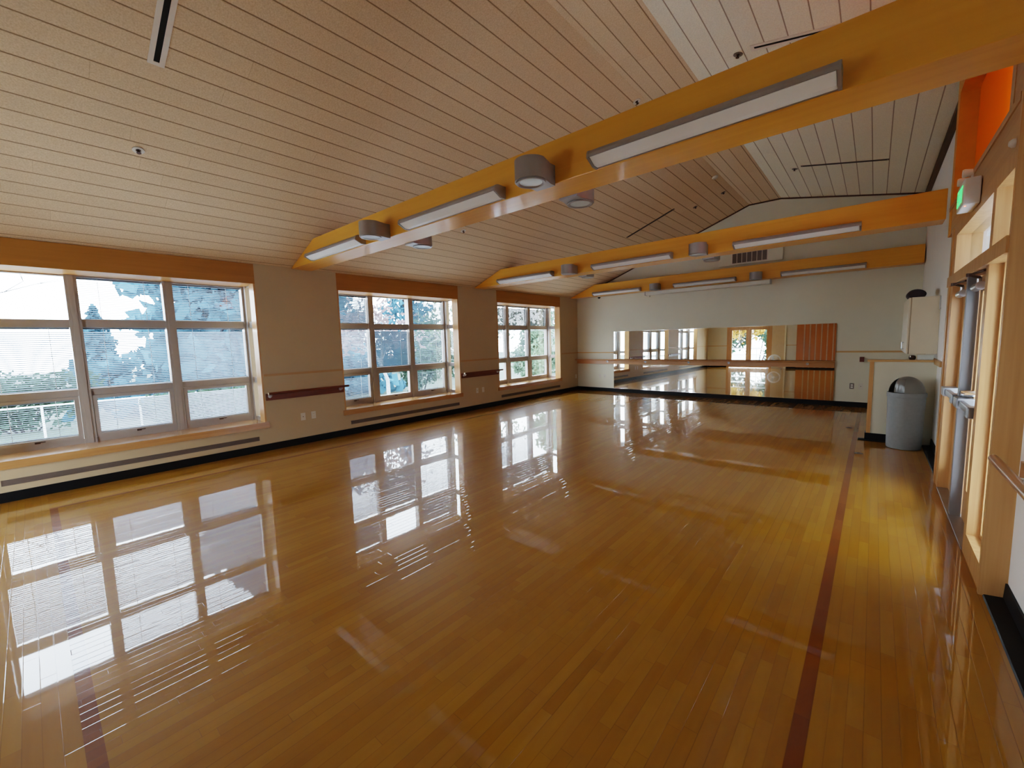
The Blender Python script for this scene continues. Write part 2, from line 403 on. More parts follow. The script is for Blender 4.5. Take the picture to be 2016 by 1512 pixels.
# ceiling: two slopes
c = empty('ceiling'); tag(c, kind='structure')
RA, RB = (4.335 - 2.68)/SL, RX + (RZ - 4.335)/SR
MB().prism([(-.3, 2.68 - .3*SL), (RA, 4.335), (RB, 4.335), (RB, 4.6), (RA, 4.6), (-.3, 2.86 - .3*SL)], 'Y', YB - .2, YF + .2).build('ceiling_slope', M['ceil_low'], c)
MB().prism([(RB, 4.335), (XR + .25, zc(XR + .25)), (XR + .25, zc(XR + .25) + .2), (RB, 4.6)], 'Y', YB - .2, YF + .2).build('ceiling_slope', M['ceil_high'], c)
# window-side wall
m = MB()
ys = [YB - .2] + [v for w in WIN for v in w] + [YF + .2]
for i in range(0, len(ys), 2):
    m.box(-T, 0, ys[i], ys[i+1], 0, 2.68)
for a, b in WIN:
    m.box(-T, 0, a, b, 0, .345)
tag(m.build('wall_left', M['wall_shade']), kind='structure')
# mirrored end wall and the wall behind the viewer (gabled)
gab = [(0, 0), (XR, 0), (XR, zc(XR)), (RB, 4.335), (RA, 4.335), (0, 2.68)]
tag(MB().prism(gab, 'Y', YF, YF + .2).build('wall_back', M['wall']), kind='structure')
D2 = (.98, 2.86)         # double door opening in the wall behind the viewer
m = MB()
m.prism([(0, 0), (D2[0], 0), (D2[0], zc(D2[0])), (0, 2.68)], 'Y', YB - .2, YB)
m.prism([(D2[0], 2.1), (D2[1], 2.1), (D2[1], zc(D2[1])), (D2[0], zc(D2[0]))], 'Y', YB - .2, YB)
m.prism([(D2[1], 0), (XR, 0), (XR, zc(XR)), (RB, 4.335), (RA, 4.335), (D2[1], zc(D2[1]))], 'Y', YB - .2, YB)
tag(m.build('wall_front', M['wall']), kind='structure')
# door-side wall
m = MB(); ZW = zc(XR)
DY0, DY1 = 3.39, 5.80
m.box(XR, XR + .2, YB - .2, 3.45, 0, ZW)
m.box(XR, XR + .2, 3.45, 5.74, 2.38, 2.70)
m.box(XR, XR + .2, 3.45, 3.72, 2.70, ZW)
m.box(XR, XR + .2, 5.74, YF + .2, 0, 2.70)
m.box(XR, XR + .2, 6.12, YF + .2, 2.70, ZW)
m.box(XR, XR + .2, 3.72, 6.12, 3.80, ZW)
tag(m.build('wall_right', M['wall_lit']), kind='structure')

# baseboards
m = MB().box(.0005, .012, YB, YF - .012, .001, .103)
tag(m.build('baseboard_left', M['base']), kind='structure')
tag(box(.0005, 6.60, YF - .012, YF - .0005, .001, .103).build('baseboard_back', M['base']), kind='structure')
m = MB()
for a, b in ((YB, DY0 - .005), (DY1 + .005, 7.47)):
    m.prism([(XR - .0005, .001), (XR - .0005, .103), (XR - .010, .103), (XR - .014, .018), (XR - .085, .010), (XR - .090, .001)], 'Y', a, b)
tag(m.build('baseboard_right', M['base']), kind='structure')
m = MB()
for a, b in ((.02, D2[0] - .06), (3.52, 3.90), (5.45, 7.1)):
    m.box(a, b, YB + .0005, YB + .012, .001, .103)
tag(m.build('baseboard_front', M['base']), kind='structure')
# chair rails
CR0, CR1 = 1.088, 1.120
m = MB()
for a, b in ((YB, WIN[0][0] - .02), (WIN[0][1] + .01, WIN[1][0] - .002), (WIN[1][1] + .005, WIN[2][0] - .002), (WIN[2][1] + .01, YF - .001)):
    m.box(.0005, .016, a, b, CR0, CR1)
tag(m.build('trim_1', M['chair_rail']), kind='structure')
m = MB().box(.016, 1.17, YF - .016, YF - .0005, CR0, CR1).box(6.065, XR - .02, YF - .016, YF - .0005, CR0, CR1)
tag(m.build('trim_2', M['fir_x']), kind='structure')
tag(box(XR - .03, XR - .0005, 6.9, YF - .02, 1.06, CR1).build('trim_3', M['chair_rail']), kind='structure')
m = MB().box(.02, D2[0] - .06, YB + .0005, YB + .016, CR0, CR1).box(D2[1] + .06, 3.90, YB + .0005, YB + .016, CR0, CR1)
tag(m.build('trim_4', M['fir_x']), kind='structure')
# dark brown trim where ceiling meets the end wall and the door-side wall
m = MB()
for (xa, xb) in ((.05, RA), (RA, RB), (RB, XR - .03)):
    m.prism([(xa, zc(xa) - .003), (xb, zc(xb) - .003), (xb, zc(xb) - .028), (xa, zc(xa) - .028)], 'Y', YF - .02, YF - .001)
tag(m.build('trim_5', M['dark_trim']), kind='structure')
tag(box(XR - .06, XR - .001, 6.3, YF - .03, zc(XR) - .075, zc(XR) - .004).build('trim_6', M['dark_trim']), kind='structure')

# ------------------------------------------------------------------ beams
ZBB, ZBT = 2.66, 2.975
beam_words = ['nearest honey coloured timber beam spanning the room below the ceiling', 'middle honey coloured timber beam between nearest beam and mirrored wall', 'farthest honey coloured timber beam tight against the mirrored wall']
BEAM_Y = [(2.70, 3.0), (6.50, 6.80), (10.32, 10.62)]
for (a, b), lab in zip(BEAM_Y, beam_words):
    o = MB().prism([(.001, ZBB), (XR - .10 if a < 9 else XR - .02, ZBB), (XR - .10 if a < 9 else XR - .02, ZBT), (.78, ZBT - .008), (.001, ZBB + .012)], 'Y', a, b).bevel(.006).build('ceiling_beam', M['beam'])
    tag(o, lab, 'beam', 'timber ceiling beams', 'structure')

# ------------------------------------------------------------------ windows
XG = -.468               # pane plane
ROWS = [(.525, .962), (1.072, 1.800), (1.888, 2.385)]
def build_window(n, y0, y1):
    w = struct('window_%d' % n)
    # wooden jambs, header board and sill
    for s, yy in ((1, y0), (-1, y1)):
        box(-T - .002, .003, min(yy, yy + s*.022), max(yy, yy + s*.022), ZB, ZT).build('jamb', M['fir'], w)
    box(-.56, .004, y0 - .001, y1 + .001, ZT, 2.672).build('header', M['header'], w)
    MB().box(-.47, .0, y0, y1, .345, ZB).box(-.001, .024, y0 - .03, y1 + .03, .342, ZB).build('sill', M['sill'], w)
    box(-.56, -T, y0, y1, .20, .35).build('apron', M['frame'], w)
    ys = [y0 - .05, y0 + .84, y0 + 1.72, y1 + .04]         # post centres
    fr = MB()
    za, zb_ = ZB, ZT
    xo, xi = -.535, -.442
    for z0, z1 in ((.425, .482), (ROWS[0][1] + .03, ROWS[1][0]), (ROWS[1][1], ROWS[2][0]), (ROWS[2][1], ZT)):
        fr.box(xo, xi, ys[0], ys[3], z0, z1)
    fr.build('frame', M['frame'], w)
    for k in (1, 2):
        MB().box(xo - .01, xi + .022, ys[k] - .052, ys[k] + .052, za, zb_).box(xi + .021, xi + .030, ys[k] - .024, ys[k] + .024, za, zb_).build('mullion', M['frame'], w)
    for k, s in ((0, 1), (3, -1)):
        yc = y0 if k == 0 else y1
        MB().box(xo - .01, -.36, min(yc - s*.06, yc + s*.018), max(yc - s*.06, yc + s*.018), za, zb_).box(xo, xi + .012, min(yc, yc + s*.045), max(yc, yc + s*.045), za, zb_).build('corner_post', M['frame'], w)
        # glazed return of the bay
        sf = MB()
        for z0, z1 in ((.425, .482), (ROWS[0][1] + .03, ROWS[1][0]), (ROWS[1][1], ROWS[2][0]), (ROWS[2][1], ZT)):
            sf.box(-.37, -T, min(yc, yc - s*.05), max(yc, yc - s*.05), z0, z1)
        sf.build('return_frame', M['frame'], w)
        box(-.37, -T, min(yc - s*.028, yc - s*.033), max(yc - s*.028, yc - s*.033), .482, ZT - .01).build('return_pane', M['glass'], w)
    bays = [(y0 + .045, ys[1] - .052), (ys[1] + .052, ys[2] - .052), (ys[2] + .052, y1 - .045)]
    for (a, b) in bays:
        for r, (z0, z1) in enumerate(ROWS):
            aa, bb = a, b
            if r == 0:          # opening sash with its own frame and latch
                sa = MB()
                sa.box(-.50, -.428, a + .004, a + .045, .484, .99).box(-.50, -.428, b - .045, b - .004, .484, .99)
                sa.box(-.50, -.428, a + .045, b - .045, .484, .527).box(-.50, -.428, a + .045, b - .045, .958, .99)
                s_ = sa.build('sash', M['frame'], w)
                yc = (a + b)/2
                MB().box(-.428, -.405, yc - .022, yc + .022, .495, .515).tube((-.415, yc, .508), (-.395, yc + .06, .512), .006, .005, 8).build('latch', M['brown_metal'], s_)
                aa, bb = a + .045, b - .045
            box(XG - .004, XG, aa - .004, bb + .004, z0 - .012 if r else .52, z1 + .003).build('pane', M['glass'], w)
    return bays
BAYS = [build_window(i + 1, *w) for i, w in enumerate(WIN)]

# blinds between the panes; tilt in degrees from flat (open) to shut
def make_blind(y0, y1, z0, z1, tilt, label, grey=False, drop=1.0, cords=True):
    zb = z1 - (z1 - z0)*drop
    t = thing('window_blind', label, 'blind', (-.498, (y0 + y1)/2, zb), 0, 'mini blinds in the window panes')
    h = (y1 - y0)/2; H = z1 - zb
    pitch, wid = .0225, .0225
    m = MB(); n = int((H - .03)/pitch); ct, st = math.cos(math.radians(tilt))*wid/2, math.sin(math.radians(tilt))*wid/2
    for i in range(n):
        z = .014 + i*pitch
        m.quad((-ct, -h, z - st), (-ct, h, z - st), (ct, h, z + st), (ct, -h, z + st))
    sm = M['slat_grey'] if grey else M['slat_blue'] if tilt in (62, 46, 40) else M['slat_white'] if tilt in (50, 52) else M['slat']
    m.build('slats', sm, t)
    box(-.011, .011, -h, h, H - .022, H).build('headrail', sm, t)
    box(-.009, .009, -h, h, 0, .010).build('bottom_rail', M['cord'], t)
    if cords:
        for s in (-.55, .55):
            MB().tube((.0135, s*h, .005), (.0135, s*h, H - .01), .0028, seg=6).build('cord', M['cord'], t)
    return t
wn = ['nearest window', 'middle window', 'far window by the mirror']
cn = ['first column from the viewer', 'centre column', 'column farthest from the viewer']
rn = ['bottom', 'middle', 'top']
#        tilt per [window][column][row bottom, middle, top]; None = no blind lowered
TILT = [[[22, 30, None], [52, 26, 10], [50, 42, 14]],
        [[26, 30, 46], [None, 62, None], [14, 18, 40]],
        [[None, 30, 62], [None, 14, 66], [None, None, 66]]]
look = {10: 'almost open', 14: 'almost open', 18: 'open', 22: 'open', 26: 'half open', 30: 'half open', 40: 'mostly closed', 42: 'mostly closed', 46: 'mostly closed', 50: 'closed white', 52: 'closed white', 62: 'shut', 66: 'shut'}
for wi in range(3):
    for ci in range(3):
        for ri in range(3):
            tl = TILT[wi][ci][ri]
            if tl is None: continue
            y0, y1 = BAYS[wi][ci]; z0, z1 = ROWS[ri]
            if ri == 0: y0 += .043; y1 -= .043
            g = wi == 2 and ri == 2
            make_blind(y0 + .003, y1 - .003, z0 + .002, z1, tl, '%s %s blind, %s pane, %s, %s' % ('grey' if g else 'pale', look[tl].replace(' white', ''), rn[ri], cn[ci], wn[wi]), g)

# ------------------------------------------------------------------ lights on the beams
def linear_light(loc, label):
    t = thing('linear_ceiling_light', label, 'light', loc, 0, 'linear lights on the beams')
    L = .655
    # open-bottomed trough: back plate, curved top lip
    MB().prism([(.0, -.004), (.0, .086), (-.090, .086), (-.118, .076), (-.128, .056), (-.128, .036), (-.120, .036), (-.116, .060), (-.086, .074), (-.012, .074), (-.012, -.004)], 'X', -L, L).build('housing', M['fixture'], t)
    for s in (-1, 1):
        MB().prism([(.0, -.008), (.0, .088), (-.090, .088), (-.120, .077), (-.131, .056), (-.131, .030), (-.052, -.008)], 'X', s*L, s*(L + .016)).build('end_cap', M['fixture'], t)
    MB().prism([(-.013, -.002), (-.013, .060), (-.080, .060), (-.114, .050), (-.119, .034), (-.055, -.002)], 'X', -L + .002, L - .002).build('diffuser', M['lens'], t)
    return t
def downlight(loc, label, rz=0):
    t = thing('ceiling_downlight', label, 'light', loc, rz, 'round downlights on the beams')
    R = .118; d = -.185
    out = [(R*math.cos(a), d + R*math.sin(a)) for a in [PI + PI*i/20 for i in range(21)]]
    prof = [(-.085, 0)] + [(-.085, -.06)] + out + [(.085, -.06), (.085, 0)]
    MB().prism(prof, 'Z', 0, .145).build('housing', M['fixture'], t, True)
    MB().lathe([(.082, -.001), (.108, -.001), (.108, -.010), (.098, -.012), (.082, -.004)], (0, d, 0), 32).build('trim_ring', M['fixture'], t, True)
    MB().lathe([(0, -.004), (.084, -.003)], (0, d, 0), 32).build('lens', M['lamp_glass'], t, True)
    return t
bn = ['nearest beam', 'middle beam', 'farthest beam']
seg_n = ['by the window end', 'between the two round downlights', 'by the door end']
ll = dl = None
for bi, (a, b) in enumerate(BEAM_Y):
    for k, xc in enumerate((1.44, 3.62, 5.80)):
        lab = 'grey linear light with white diffuser on the %s %s' % (bn[bi], seg_n[k])
        if ll is None: ll = linear_light((xc, a - .001, 2.672), lab)
        else: dup(ll, (xc, a - .001, 2.672), lab)
    for k, xc in enumerate((2.53, 4.70)):
        side = 'nearer the windows' if k == 0 else 'nearer the doors'
        lab = 'grey round downlight facing the viewer on the %s, %s' % (bn[bi], side)
        if dl is None: dl = downlight((xc, a - .001, 2.645), lab)
        else: dup(dl, (xc, a - .001, 2.645), lab)
        if bi < 2:
            dup(dl, (xc, b + .001, 2.645), 'grey round downlight on the hidden rear face of the %s, %s' % (bn[bi], side), PI)

# ------------------------------------------------------------------ ceiling items
def on_ceiling(name, label, cat, x, y, group=None):
    """an Empty on the sloped ceiling, local -Z pointing away from it"""
    t = thing(name, label, cat, (x, y, zc(x)), 0, group)
    t.rotation_euler = (0, -math.atan(SL) if x < RA else math.atan(SR) if x > RB else 0, 0)
    return t
def slot_vent(x0, x1, y, label, thin=False):
    t = on_ceiling('ceiling_slot_vent', label, 'air vent', (x0 + x1)/2, y, 'slot air diffusers in the ceiling')
    L = abs(x1 - x0)/2/math.cos(math.atan(SL if x0 < RX else SR))
    f = .026 if thin else .05
    MB().box(-L, L, -f, -.018, -.007, .001).box(-L, L, .018, f, -.007, .001).box(-L, -L + .03, -.018, .018, -.007, .001).box(L - .03, L, -.018, .018, -.007, .001).build('frame', M['grille'] if thin else M['slot_frame'], t)
    box(-L + .03, L - .03, -.018, .018, -.003, .002).build('slot', M['dark_slot'], t)
slot_vent(2.505, 3.85, .83, 'cream slot air vent in the ceiling above the nearest window')
slot_vent(5.62, 6.70, 4.80, 'cream slot air vent half hidden above the nearest beam')
slot_vent(2.54, 3.54, 8.60, 'dark slot vent in the window-side ceiling slope beyond the middle beam', True)
slot_vent(5.60, 6.69, 8.60, 'dark slot vent in the door-side ceiling slope beyond the middle beam', True)
def sprinkler(x, y, label, dark=False):
    t = on_ceiling('ceiling_sprinkler', label, 'sprinkler', x, y, 'fire sprinklers in the ceiling')
    MB().lathe([(.020, 0), (.043, -.002), (.043, -.007), (.022, -.009), (.016, .0)], seg=24).build('escutcheon', M['plate_grey'] if dark else M['plate_white'], t, True)
    MB().lathe([(0, -.003), (.02, -.003)], seg=16).tube((0, 0, -.03), (0, 0, 0), .008, seg=10).lathe([(0, -.03), (.017, -.030), (.017, -.033), (0, -.034)], seg=16).build('head', M['brown_metal'], t, True)
sprinkler(1.61, .82, 'white rimmed fire sprinkler in the ceiling nearest the viewer')
sprinkler(5.50, 4.85, 'dark recessed fire sprinkler beside the slot vent above the nearest beam', True)
sprinkler(1.59, 4.74, 'small pendant sprinkler below the window-side ceiling seen under the nearest beam')
sprinkler(4.36, 5.05, 'small sprinkler showing just over the top edge of the nearest beam')
sprinkler(4.27, 9.20, 'small dark sprinkler near the ridge, toward the mirrored wall', True)
sprinkler(5.50, 8.72, 'small dark sprinkler at the end of the door-side dark slot vent', True)
sprinkler(3.78, 9.10, 'small dark sprinkler on window-side slope before the mirrored wall', True)
t = on_ceiling('smoke_detector', 'small white smoke detector near the ceiling ridge beyond the nearest beam', 'smoke detector', 4.36, 8.30)
MB().lathe([(.05, 0), (.05, -.018), (.036, -.034), (0, -.036)], seg=24).build('housing', M['plate_white'], t, True)
t = thing('motion_detector', 'small white motion sensor on the wood panel by the exit doors', 'sensor', (7.154, 3.47, 2.455))
MB().lathe([(.022, 0), (.022, -.012), (.012, -.024), (0, -.026)], axis='X', seg=20).build('housing', M['plate_white'], t, True)

# ------------------------------------------------------------------ far end: mirror, barre, screen, vent, camera
MX0, MX1, MZ0, MZ1 = 1.183, 6.055, .104, 1.672
t = thing('wall_mirror', 'long frameless dance mirror along the end wall', 'mirror', ((MX0 + MX1)/2, YF - .016, MZ0))
h = (MX1 - MX0)/2; H = MZ1 - MZ0
box(-h, h, -.006, .0, 0, H).build('mirror_glass', M['mirror'], t)
MB().box(-h - .004, -h, -.008, .004, 0, H).box(h, h + .008, -.009, .004, 0, H).box(-h, h, -.008, .004, H, H + .004).box(-h, h, -.009, .004, -.0, .006).build('edge_channel', M['chrome'], t)
t.rotation_euler = (-.0062, 0, 0)
def bracket(mb, p, d):
    """cast bracket from the board to the rail. d: unit vector off the wall"""
    p = Vector(p); d = Vector(d)
    mb.tube(p, p + d*.012, .026, .024, 16)
    mb.tube(p + d*.01, p + d*.055, .011, .010, 12)
    mb.tube(p + d*.055 + Vector((0, 0, -.004)), p + d*.075 + Vector((0, 0, .022)), .010, .012, 12)
# end-wall barre
t = thing('ballet_barre', 'long tan ballet barre crossing the end wall in front of the mirror', 'ballet barre', (.01, YF - .06, .785))
box(0, 6.05, .0, .018, 0, .10).bevel(.003).build('backboard', M['barre_x'], t)
MB().tube((0, -.085, .118), (6.06, -.085, .118), .019, seg=16).build('rail', M['barre_x'], t, True)
for x in (1.0, 2.1, 3.2, 4.1, 5.6):
    b = MB(); bracket(b, (x, 0, .07), (0, -1, 0)); b.build('bracket', M['steel'], t, True)
MB().box(.2, .26, .018, .055, .02, .08).box(3.0, 3.06, .018, .028, .02, .08).build('standoff', M['barre_x'], t)
# barres on the two piers between the windows
for (a, b), lab in (((2.200, 3.375), 'red brown ballet barre on the pier between nearest and middle windows'), ((6.015, 7.185), 'red brown ballet barre on the pier between middle and far windows')):
    t = thing('ballet_barre', lab, 'ballet barre', (.001, (a + b)/2, .735)); h = (b - a)/2
    box(0, .02, -h, h, 0, .10).bevel(.003).build('backboard', M['barre'], t)
    MB().tube((.095, -h + .012, .105), (.095, h + .05, .105), .018, seg=16).build('rail', M['barre'], t, True)
    MB().tube((.095, -h + .006, .105), (.095, -h + .012, .105), .0182, seg=16).build('rail_end', M['end_grain'], t)
    for y in (-h + .05, h - .06):
        q = MB(); bracket(q, (.02, y, .062), (1, 0, 0)); q.build('bracket', M['steel'], t, True)
# barre on the door-side wall next to the viewer
t = thing('ballet_barre', 'varnished brown ballet barre on the white wall beside the exit doors', 'ballet barre', (XR - .002, 1.2, .72))
box(-.02, 0, -1.5, 2.06, 0, .10).bevel(.003).build('backboard', M['barre_y'], t)
MB().lathe([(0, -1.5), (.016, -1.5), (.021, -1.485), (.021, 2.035), (.016, 2.055), (0, 2.06)], (-.115, 0, .102), 20, 'Y').build('rail', M['barre_y'], t, True)
for y in (1.82, .3, -1.2):
    q = MB(); bracket(q, (-.02, y, .058), (-1, 0, 0)); q.build('bracket', M['steel'], t, True)
# projection screen case under the farthest beam
t = thing('ceiling_projection_screen', 'long white rolled projection screen case hung under the farthest beam', 'projection screen', (3.62, 10.22, 2.535))
MB().prism([(-.04, 0), (-.05, .015), (-.05, .07), (-.04, .085), (.04, .085), (.05, .07), (.05, 0)], 'X', -1.33, 1.33).build('case', M['plate_white'], t)
for s in (-1, 1):
    MB().prism([(-.045, -.006), (-.054, .012), (-.054, .075), (-.044, .089), (.044, .089), (.054, .075), (.054, -.006)], 'X', s*1.33, s*1.352).build('end_cap', M['fixture'], t)
MB().tube((-1.24, 0, -.02), (-1.24, 0, .0), .003, seg=8).torus((-1.24, 0, -.032), .012, .003, 'Y', 16, 6).build('pull_loop', M['black'], t)
# duct vent on the end wall
t = thing('wall_air_vent', 'cream duct box with dark seven-cell grille high on the end wall', 'air vent', (4.47, YF, 3.06))
box(-.63, .63, -.05, -.001, 0, .27).bevel(.004).build('duct_box', M['wall'], t)
MB().box(-.36, .36, -.058, -.05, .025, .262).build('face_plate', M['slot_frame'], t)
m = MB()
for k in range(7):
    x = -.345 + k*.0986
    m.box(x + .006, x + .092, -.060, -.0575, .04, .247)
m.build('grille', M['grille'], t)
# dome camera
t = thing('ceiling_security_camera', 'tiny black dome security camera under the farthest beam', 'camera', (.86, 10.42, 2.658))
MB().lathe([(.0, 0), (.045, 0), (.045, -.022), (.040, -.024)], seg=24).build('mount', M['plate_white'], t, True)
MB().lathe([(.038, -.022), (.036, -.045), (.022, -.066), (0, -.073)], seg=24).build('dome', M['black'], t, True)

# ------------------------------------------------------------------ cover plates
def outlet(loc, rz, label, grey=False, blank=False):
    t = thing('wall_outlet', label, 'wall outlet', loc, rz, 'outlets and cover plates on the walls')
    box(-.035, .035, -.006, -.0005, -.057, .057).bevel(.002).build('cover_plate', M['plate_grey'] if grey else M['plate_white'], t)
    if blank:
        MB().tube((0, -.009, 0), (0, -.006, 0), .007, seg=12).build('jack', M['grille'], t)
    else:
        for z in (-.021, .021):
            b = box(-.017, .017, -.0075, -.006, z - .014, z + .014).bevel(.003).build('receptacle', M['lens'] if grey else M['slot_frame'], t)
            MB().box(-.008, -.005, -.0082, -.0074, z - .004, z + .006).box(.005, .008, -.0082, -.0074, z - .004, z + .006).build('slot', M['dark_slot'], b)
    return t
LW, BW = PI/2, 0
outlet((0, 2.700, .425), LW, 'beige jack plate low on the pier between nearest and middle windows', blank=True)
outlet((0, 2.860, .428), LW, 'white outlet low on the pier between nearest and middle windows')
outlet((0, 6.47, .425), LW, 'beige jack plate low on the pier between middle and far windows', blank=True)
outlet((0, 6.655, .425), LW, 'white outlet low on the pier between middle and far windows')
outlet((0, 10.56, .41), LW, 'small outlet low on the window wall in the far corner')
outlet((.735, YF, .43), BW, 'white outlet on the end wall between corner and mirror, nearer the corner')
outlet((.889, YF, .43), BW, 'beige jack plate on the end wall between corner and mirror, nearer the mirror', blank=True)
outlet((6.345, YF, .42), BW, 'steel outlet on the end wall between mirror and half wall', True)
outlet((6.482, YF, .42), BW, 'beige jack plate on the end wall beside the half wall', blank=True)
t = thing('wall_switch', 'maroon and white call switch above the outlets beside the half wall', 'switch', (6.478, YF, .953))
box(-.035, .035, -.045, -.001, -.048, .048).bevel(.004).build('housing', M['red_plate'], t)
box(-.039, -.036, -.043, -.002, -.046, .046).build('side_plate', M['plate_white'], t)

# convector grilles under the sills
for (a, b), nm in zip(WIN, wn):
    t = thing('wall_vent_grille', 'long narrow taupe heater grille under the sill of the %s' % nm, 'heater grille', (.001, (a + b)/2 + .01, .17), 0, 'heater grilles under the windows')
    h = 1.225 if nm != wn[0] else 1.185
    MB().box(0, .006, -h, h, 0, .006).box(0, .006, -h, h, .054, .060).box(0, .006, -h, -h + .006, 0, .06).box(0, .006, h - .006, h, 0, .06).build('frame', M['grille'], t)
    m = box(0, .001, -h, h, .004, .056)
    for k in range(5):
        m.box(.001, .005, -h + .006, h - .006, .010 + k*.010, .013 + k*.010)
    m.build('louver', M['grille'], t)

# floor sockets
for (x, y), lab in (((6.409, 8.32), 'round brown floor socket beside the dark floor stripe, nearer the mirror'), ((6.56, 6.60), 'round brown floor socket beside the dark floor stripe, nearer the viewer')):
    t = thing('floor_socket', lab, 'floor socket', (x, y, 0))
    MB().lathe([(0, .004), (.034, .004), (.040, .003), (.043, .0005)], seg=28).build('cover_plate', M['plate_grey'], t, True)
    MB().lathe([(0, .0065), (.014, .0065), (.016, .004)], seg=20).build('cap', M['brown_metal'], t, True)

# ------------------------------------------------------------------ half wall, counter, cabinet, bin
PY0, PY1, PX = 7.49, 7.61, 6.612
w = struct('wall_half', (0, 0, 0))
box(PX + .012, XR - .0005, PY0, PY1, 0, 1.085).build('wall_panel', M['wall'], w)
box(PX - .025, XR - .0005, PY0 - .022, PY1 + .02, 1.086, 1.111).build('cap', M['fir_x'], w)
box(PX, PX + .045, PY0 - .008, PY1 + .004, .104, 1.086).build('end_trim', M['fir'], w)
m = MB().prism([(PY0 - .0005, .001), (PY0 - .0005, .103), (PY0 - .012, .103), (PY0 - .016, .012), (PY0 - .07, .008), (PY0 - .072, .001)], 'X', PX, XR - .09)
m.box(PX - .08, PX, PY0 - .06, PY0 + .05, .001, .012).box(PX - .012, PX, PY0 - .012, PY1, .001, .103)
m.build('base', M['base'], w)
t = thing('wall_cabinet', 'cream laminate cabinet hung on the wall above the half wall', 'cabinet', (7.11, 8.25, 1.185))
hx0, hx1, cy, H = -.135, .148, .65, .735
MB().box(hx0 + .02, hx1, -cy, cy, 0, H).build('carcass', M['cab'], t)
MB().box(hx0 + .012, hx0 + .0195, -cy, cy, -.001, .02).box(hx0 + .012, hx0 + .0195, -cy, cy, H - .02, H).box(hx0 + .012, hx0 + .0195, -cy, -cy + .02, 0, H).box(hx0 + .012, hx0 + .0195, cy - .02, cy, 0, H).build('face_frame', M['cab_edge'], t)
for s in (-1, 1):
    d = box(hx0 - .01, hx0 + .010, min(s*.004, s*(cy - .002)), max(s*.004, s*(cy - .002)), .004, H - .004).bevel(.002).build('door', M['cab'], t)
    MB().tube((hx0 - .03, s*.06, .05), (hx0 - .03, s*.06, .14), .005, seg=10).tube((hx0 - .03, s*.06, .05), (hx0 - .008, s*.06, .05), .005, seg=8).tube((hx0 - .03, s*.06, .14), (hx0 - .008, s*.06, .14), .005, seg=8).build('handle', M['steel'], d)
MB().box(hx1 - .012, hx1 - .001, -cy - .014, -cy - .0005, H - .16, H - .005).box(hx1 - .012, hx1 + .0, -cy - .05, -cy - .0005, H - .17, H - .155).build('hook', M['steel'], t)
# bag on the cabinet
t = thing('duffel_bag', 'soft black bag with dark purple end lying on top of the cabinet', 'bag', (7.045, 8.0, 1.921))
prof = [(0, -.22), (.052, -.22), (.062, -.19), (.066, 0), (.062, .19), (.050, .22), (0, .22)]
m = MB().lathe(prof, (0, 0, 0), 20, 'Y')
bmesh.ops.scale(m.bm, vec=(1.5, 1, 1.05), verts=m.bm.verts)
for v in m.bm.verts:
    v.co.z = max(v.co.z + .05, .0) + .006*math.sin(17*v.co.y + 9*v.co.x)*(v.co.z > -.02)
    v.co.z = max(v.co.z, .0005)
m.build('body', M['vinyl'], t, True)
m = MB()
pts = [Vector((.02*math.cos(a) , -.10*math.cos(a), .075 + .036*math.sin(a))) for a in [PI*i/10 for i in range(11)]]
for p, q in zip(pts, pts[1:]): m.tube(p, q, .007, seg=8)
m.build('handle', M['vinyl'], t, True)
# objects on the cap of the half wall
t = thing('dark_jar', 'small dark round dispenser with a bright highlight ring on the half wall cap', 'jar', (7.03, 7.55, 1.1125))
MB().lathe([(0, 0), (.026, 0), (.034, .012), (.036, .03), (.030, .05), (.014, .058), (0, .058)], seg=24).build('body', M['brown_metal'], t, True)
MB().torus((-.020, -.012, .040), .012, .006, 'X', 18, 8).build('rim', M['chrome'], t, True)  # the jar's bright highlight, modelled as a chrome ring
t = thing('storage_tub', 'low translucent grey tub on the half wall cap beneath the cabinet', 'tub', (7.15, 7.555, 1.1125))
m = MB().box(-.075, .075, -.045, .045, 0, .062); 
for v in m.bm.verts:
    if v.co.z > .03: v.co.x *= 1.06; v.co.y *= 1.05
m.bevel(.008).build('body', M['lamp_glass'], t, True)
box(-.083, .083, -.050, .050, .0625, .070).bevel(.003).build('lid', M['plate_white'], t)

# dome-top bin
t = thing('trash_bin', 'grey plastic trash bin with domed swing lid against the half wall', 'trash bin', (6.985, 7.225, 0))
MB().lathe([(0, .002), (.160, .002), (.167, .008), (.169, .03), (.181, .66), (.181, .662)], seg=48).build('body', M['bin'], t, True)
MB().lathe([(.178, .655), (.188, .660), (.190, .700), (.186, .715), (.178, .718), (.176, .70)], seg=48).build('rim', M['bin'], t, True)
# dome with a mouth cut toward the room, a recessed swing flap behind it
m = MB(); R = .174; HZ = .205
prof = [(R*math.cos(a), .712 + HZ*math.sin(a)) for a in [PI/2*i/16 for i in range(17)]]
m.lathe(prof[:-1] + [(0, prof[-1][1])], seg=72)
A0, A1 = math.radians(168), math.radians(262)
def in_mouth(c):
    a = math.atan2(c.y, c.x) % (2*PI)
    return A0 < a < A1 and c.z < .712 + HZ*.90
bmesh.ops.delete(m.bm, geom=[f for f in m.bm.faces if in_mouth(f.calc_center_median())], context='FACES')
m.build('dome_lid', M['bin_lid'], t, True)
m = MB(); n = 12
grid = []
for i in range(n + 1):
    a = A0 - .06 + (A1 - A0 + .12)*i/n; row = []
    for k in range(11):
        e = PI/2*.76*k/10; q = .70 + .28*(k/10)**2          # leans inward toward the foot
        row.append(m.bm.verts.new((R*q*math.cos(e)*math.cos(a), R*q*math.cos(e)*math.sin(a), .714 + HZ*.99*math.sin(e))))
    grid.append(row)
for i in range(n):
    for k in range(10): m.bm.faces.new([grid[i][k], grid[i+1][k], grid[i+1][k+1], grid[i][k+1]])
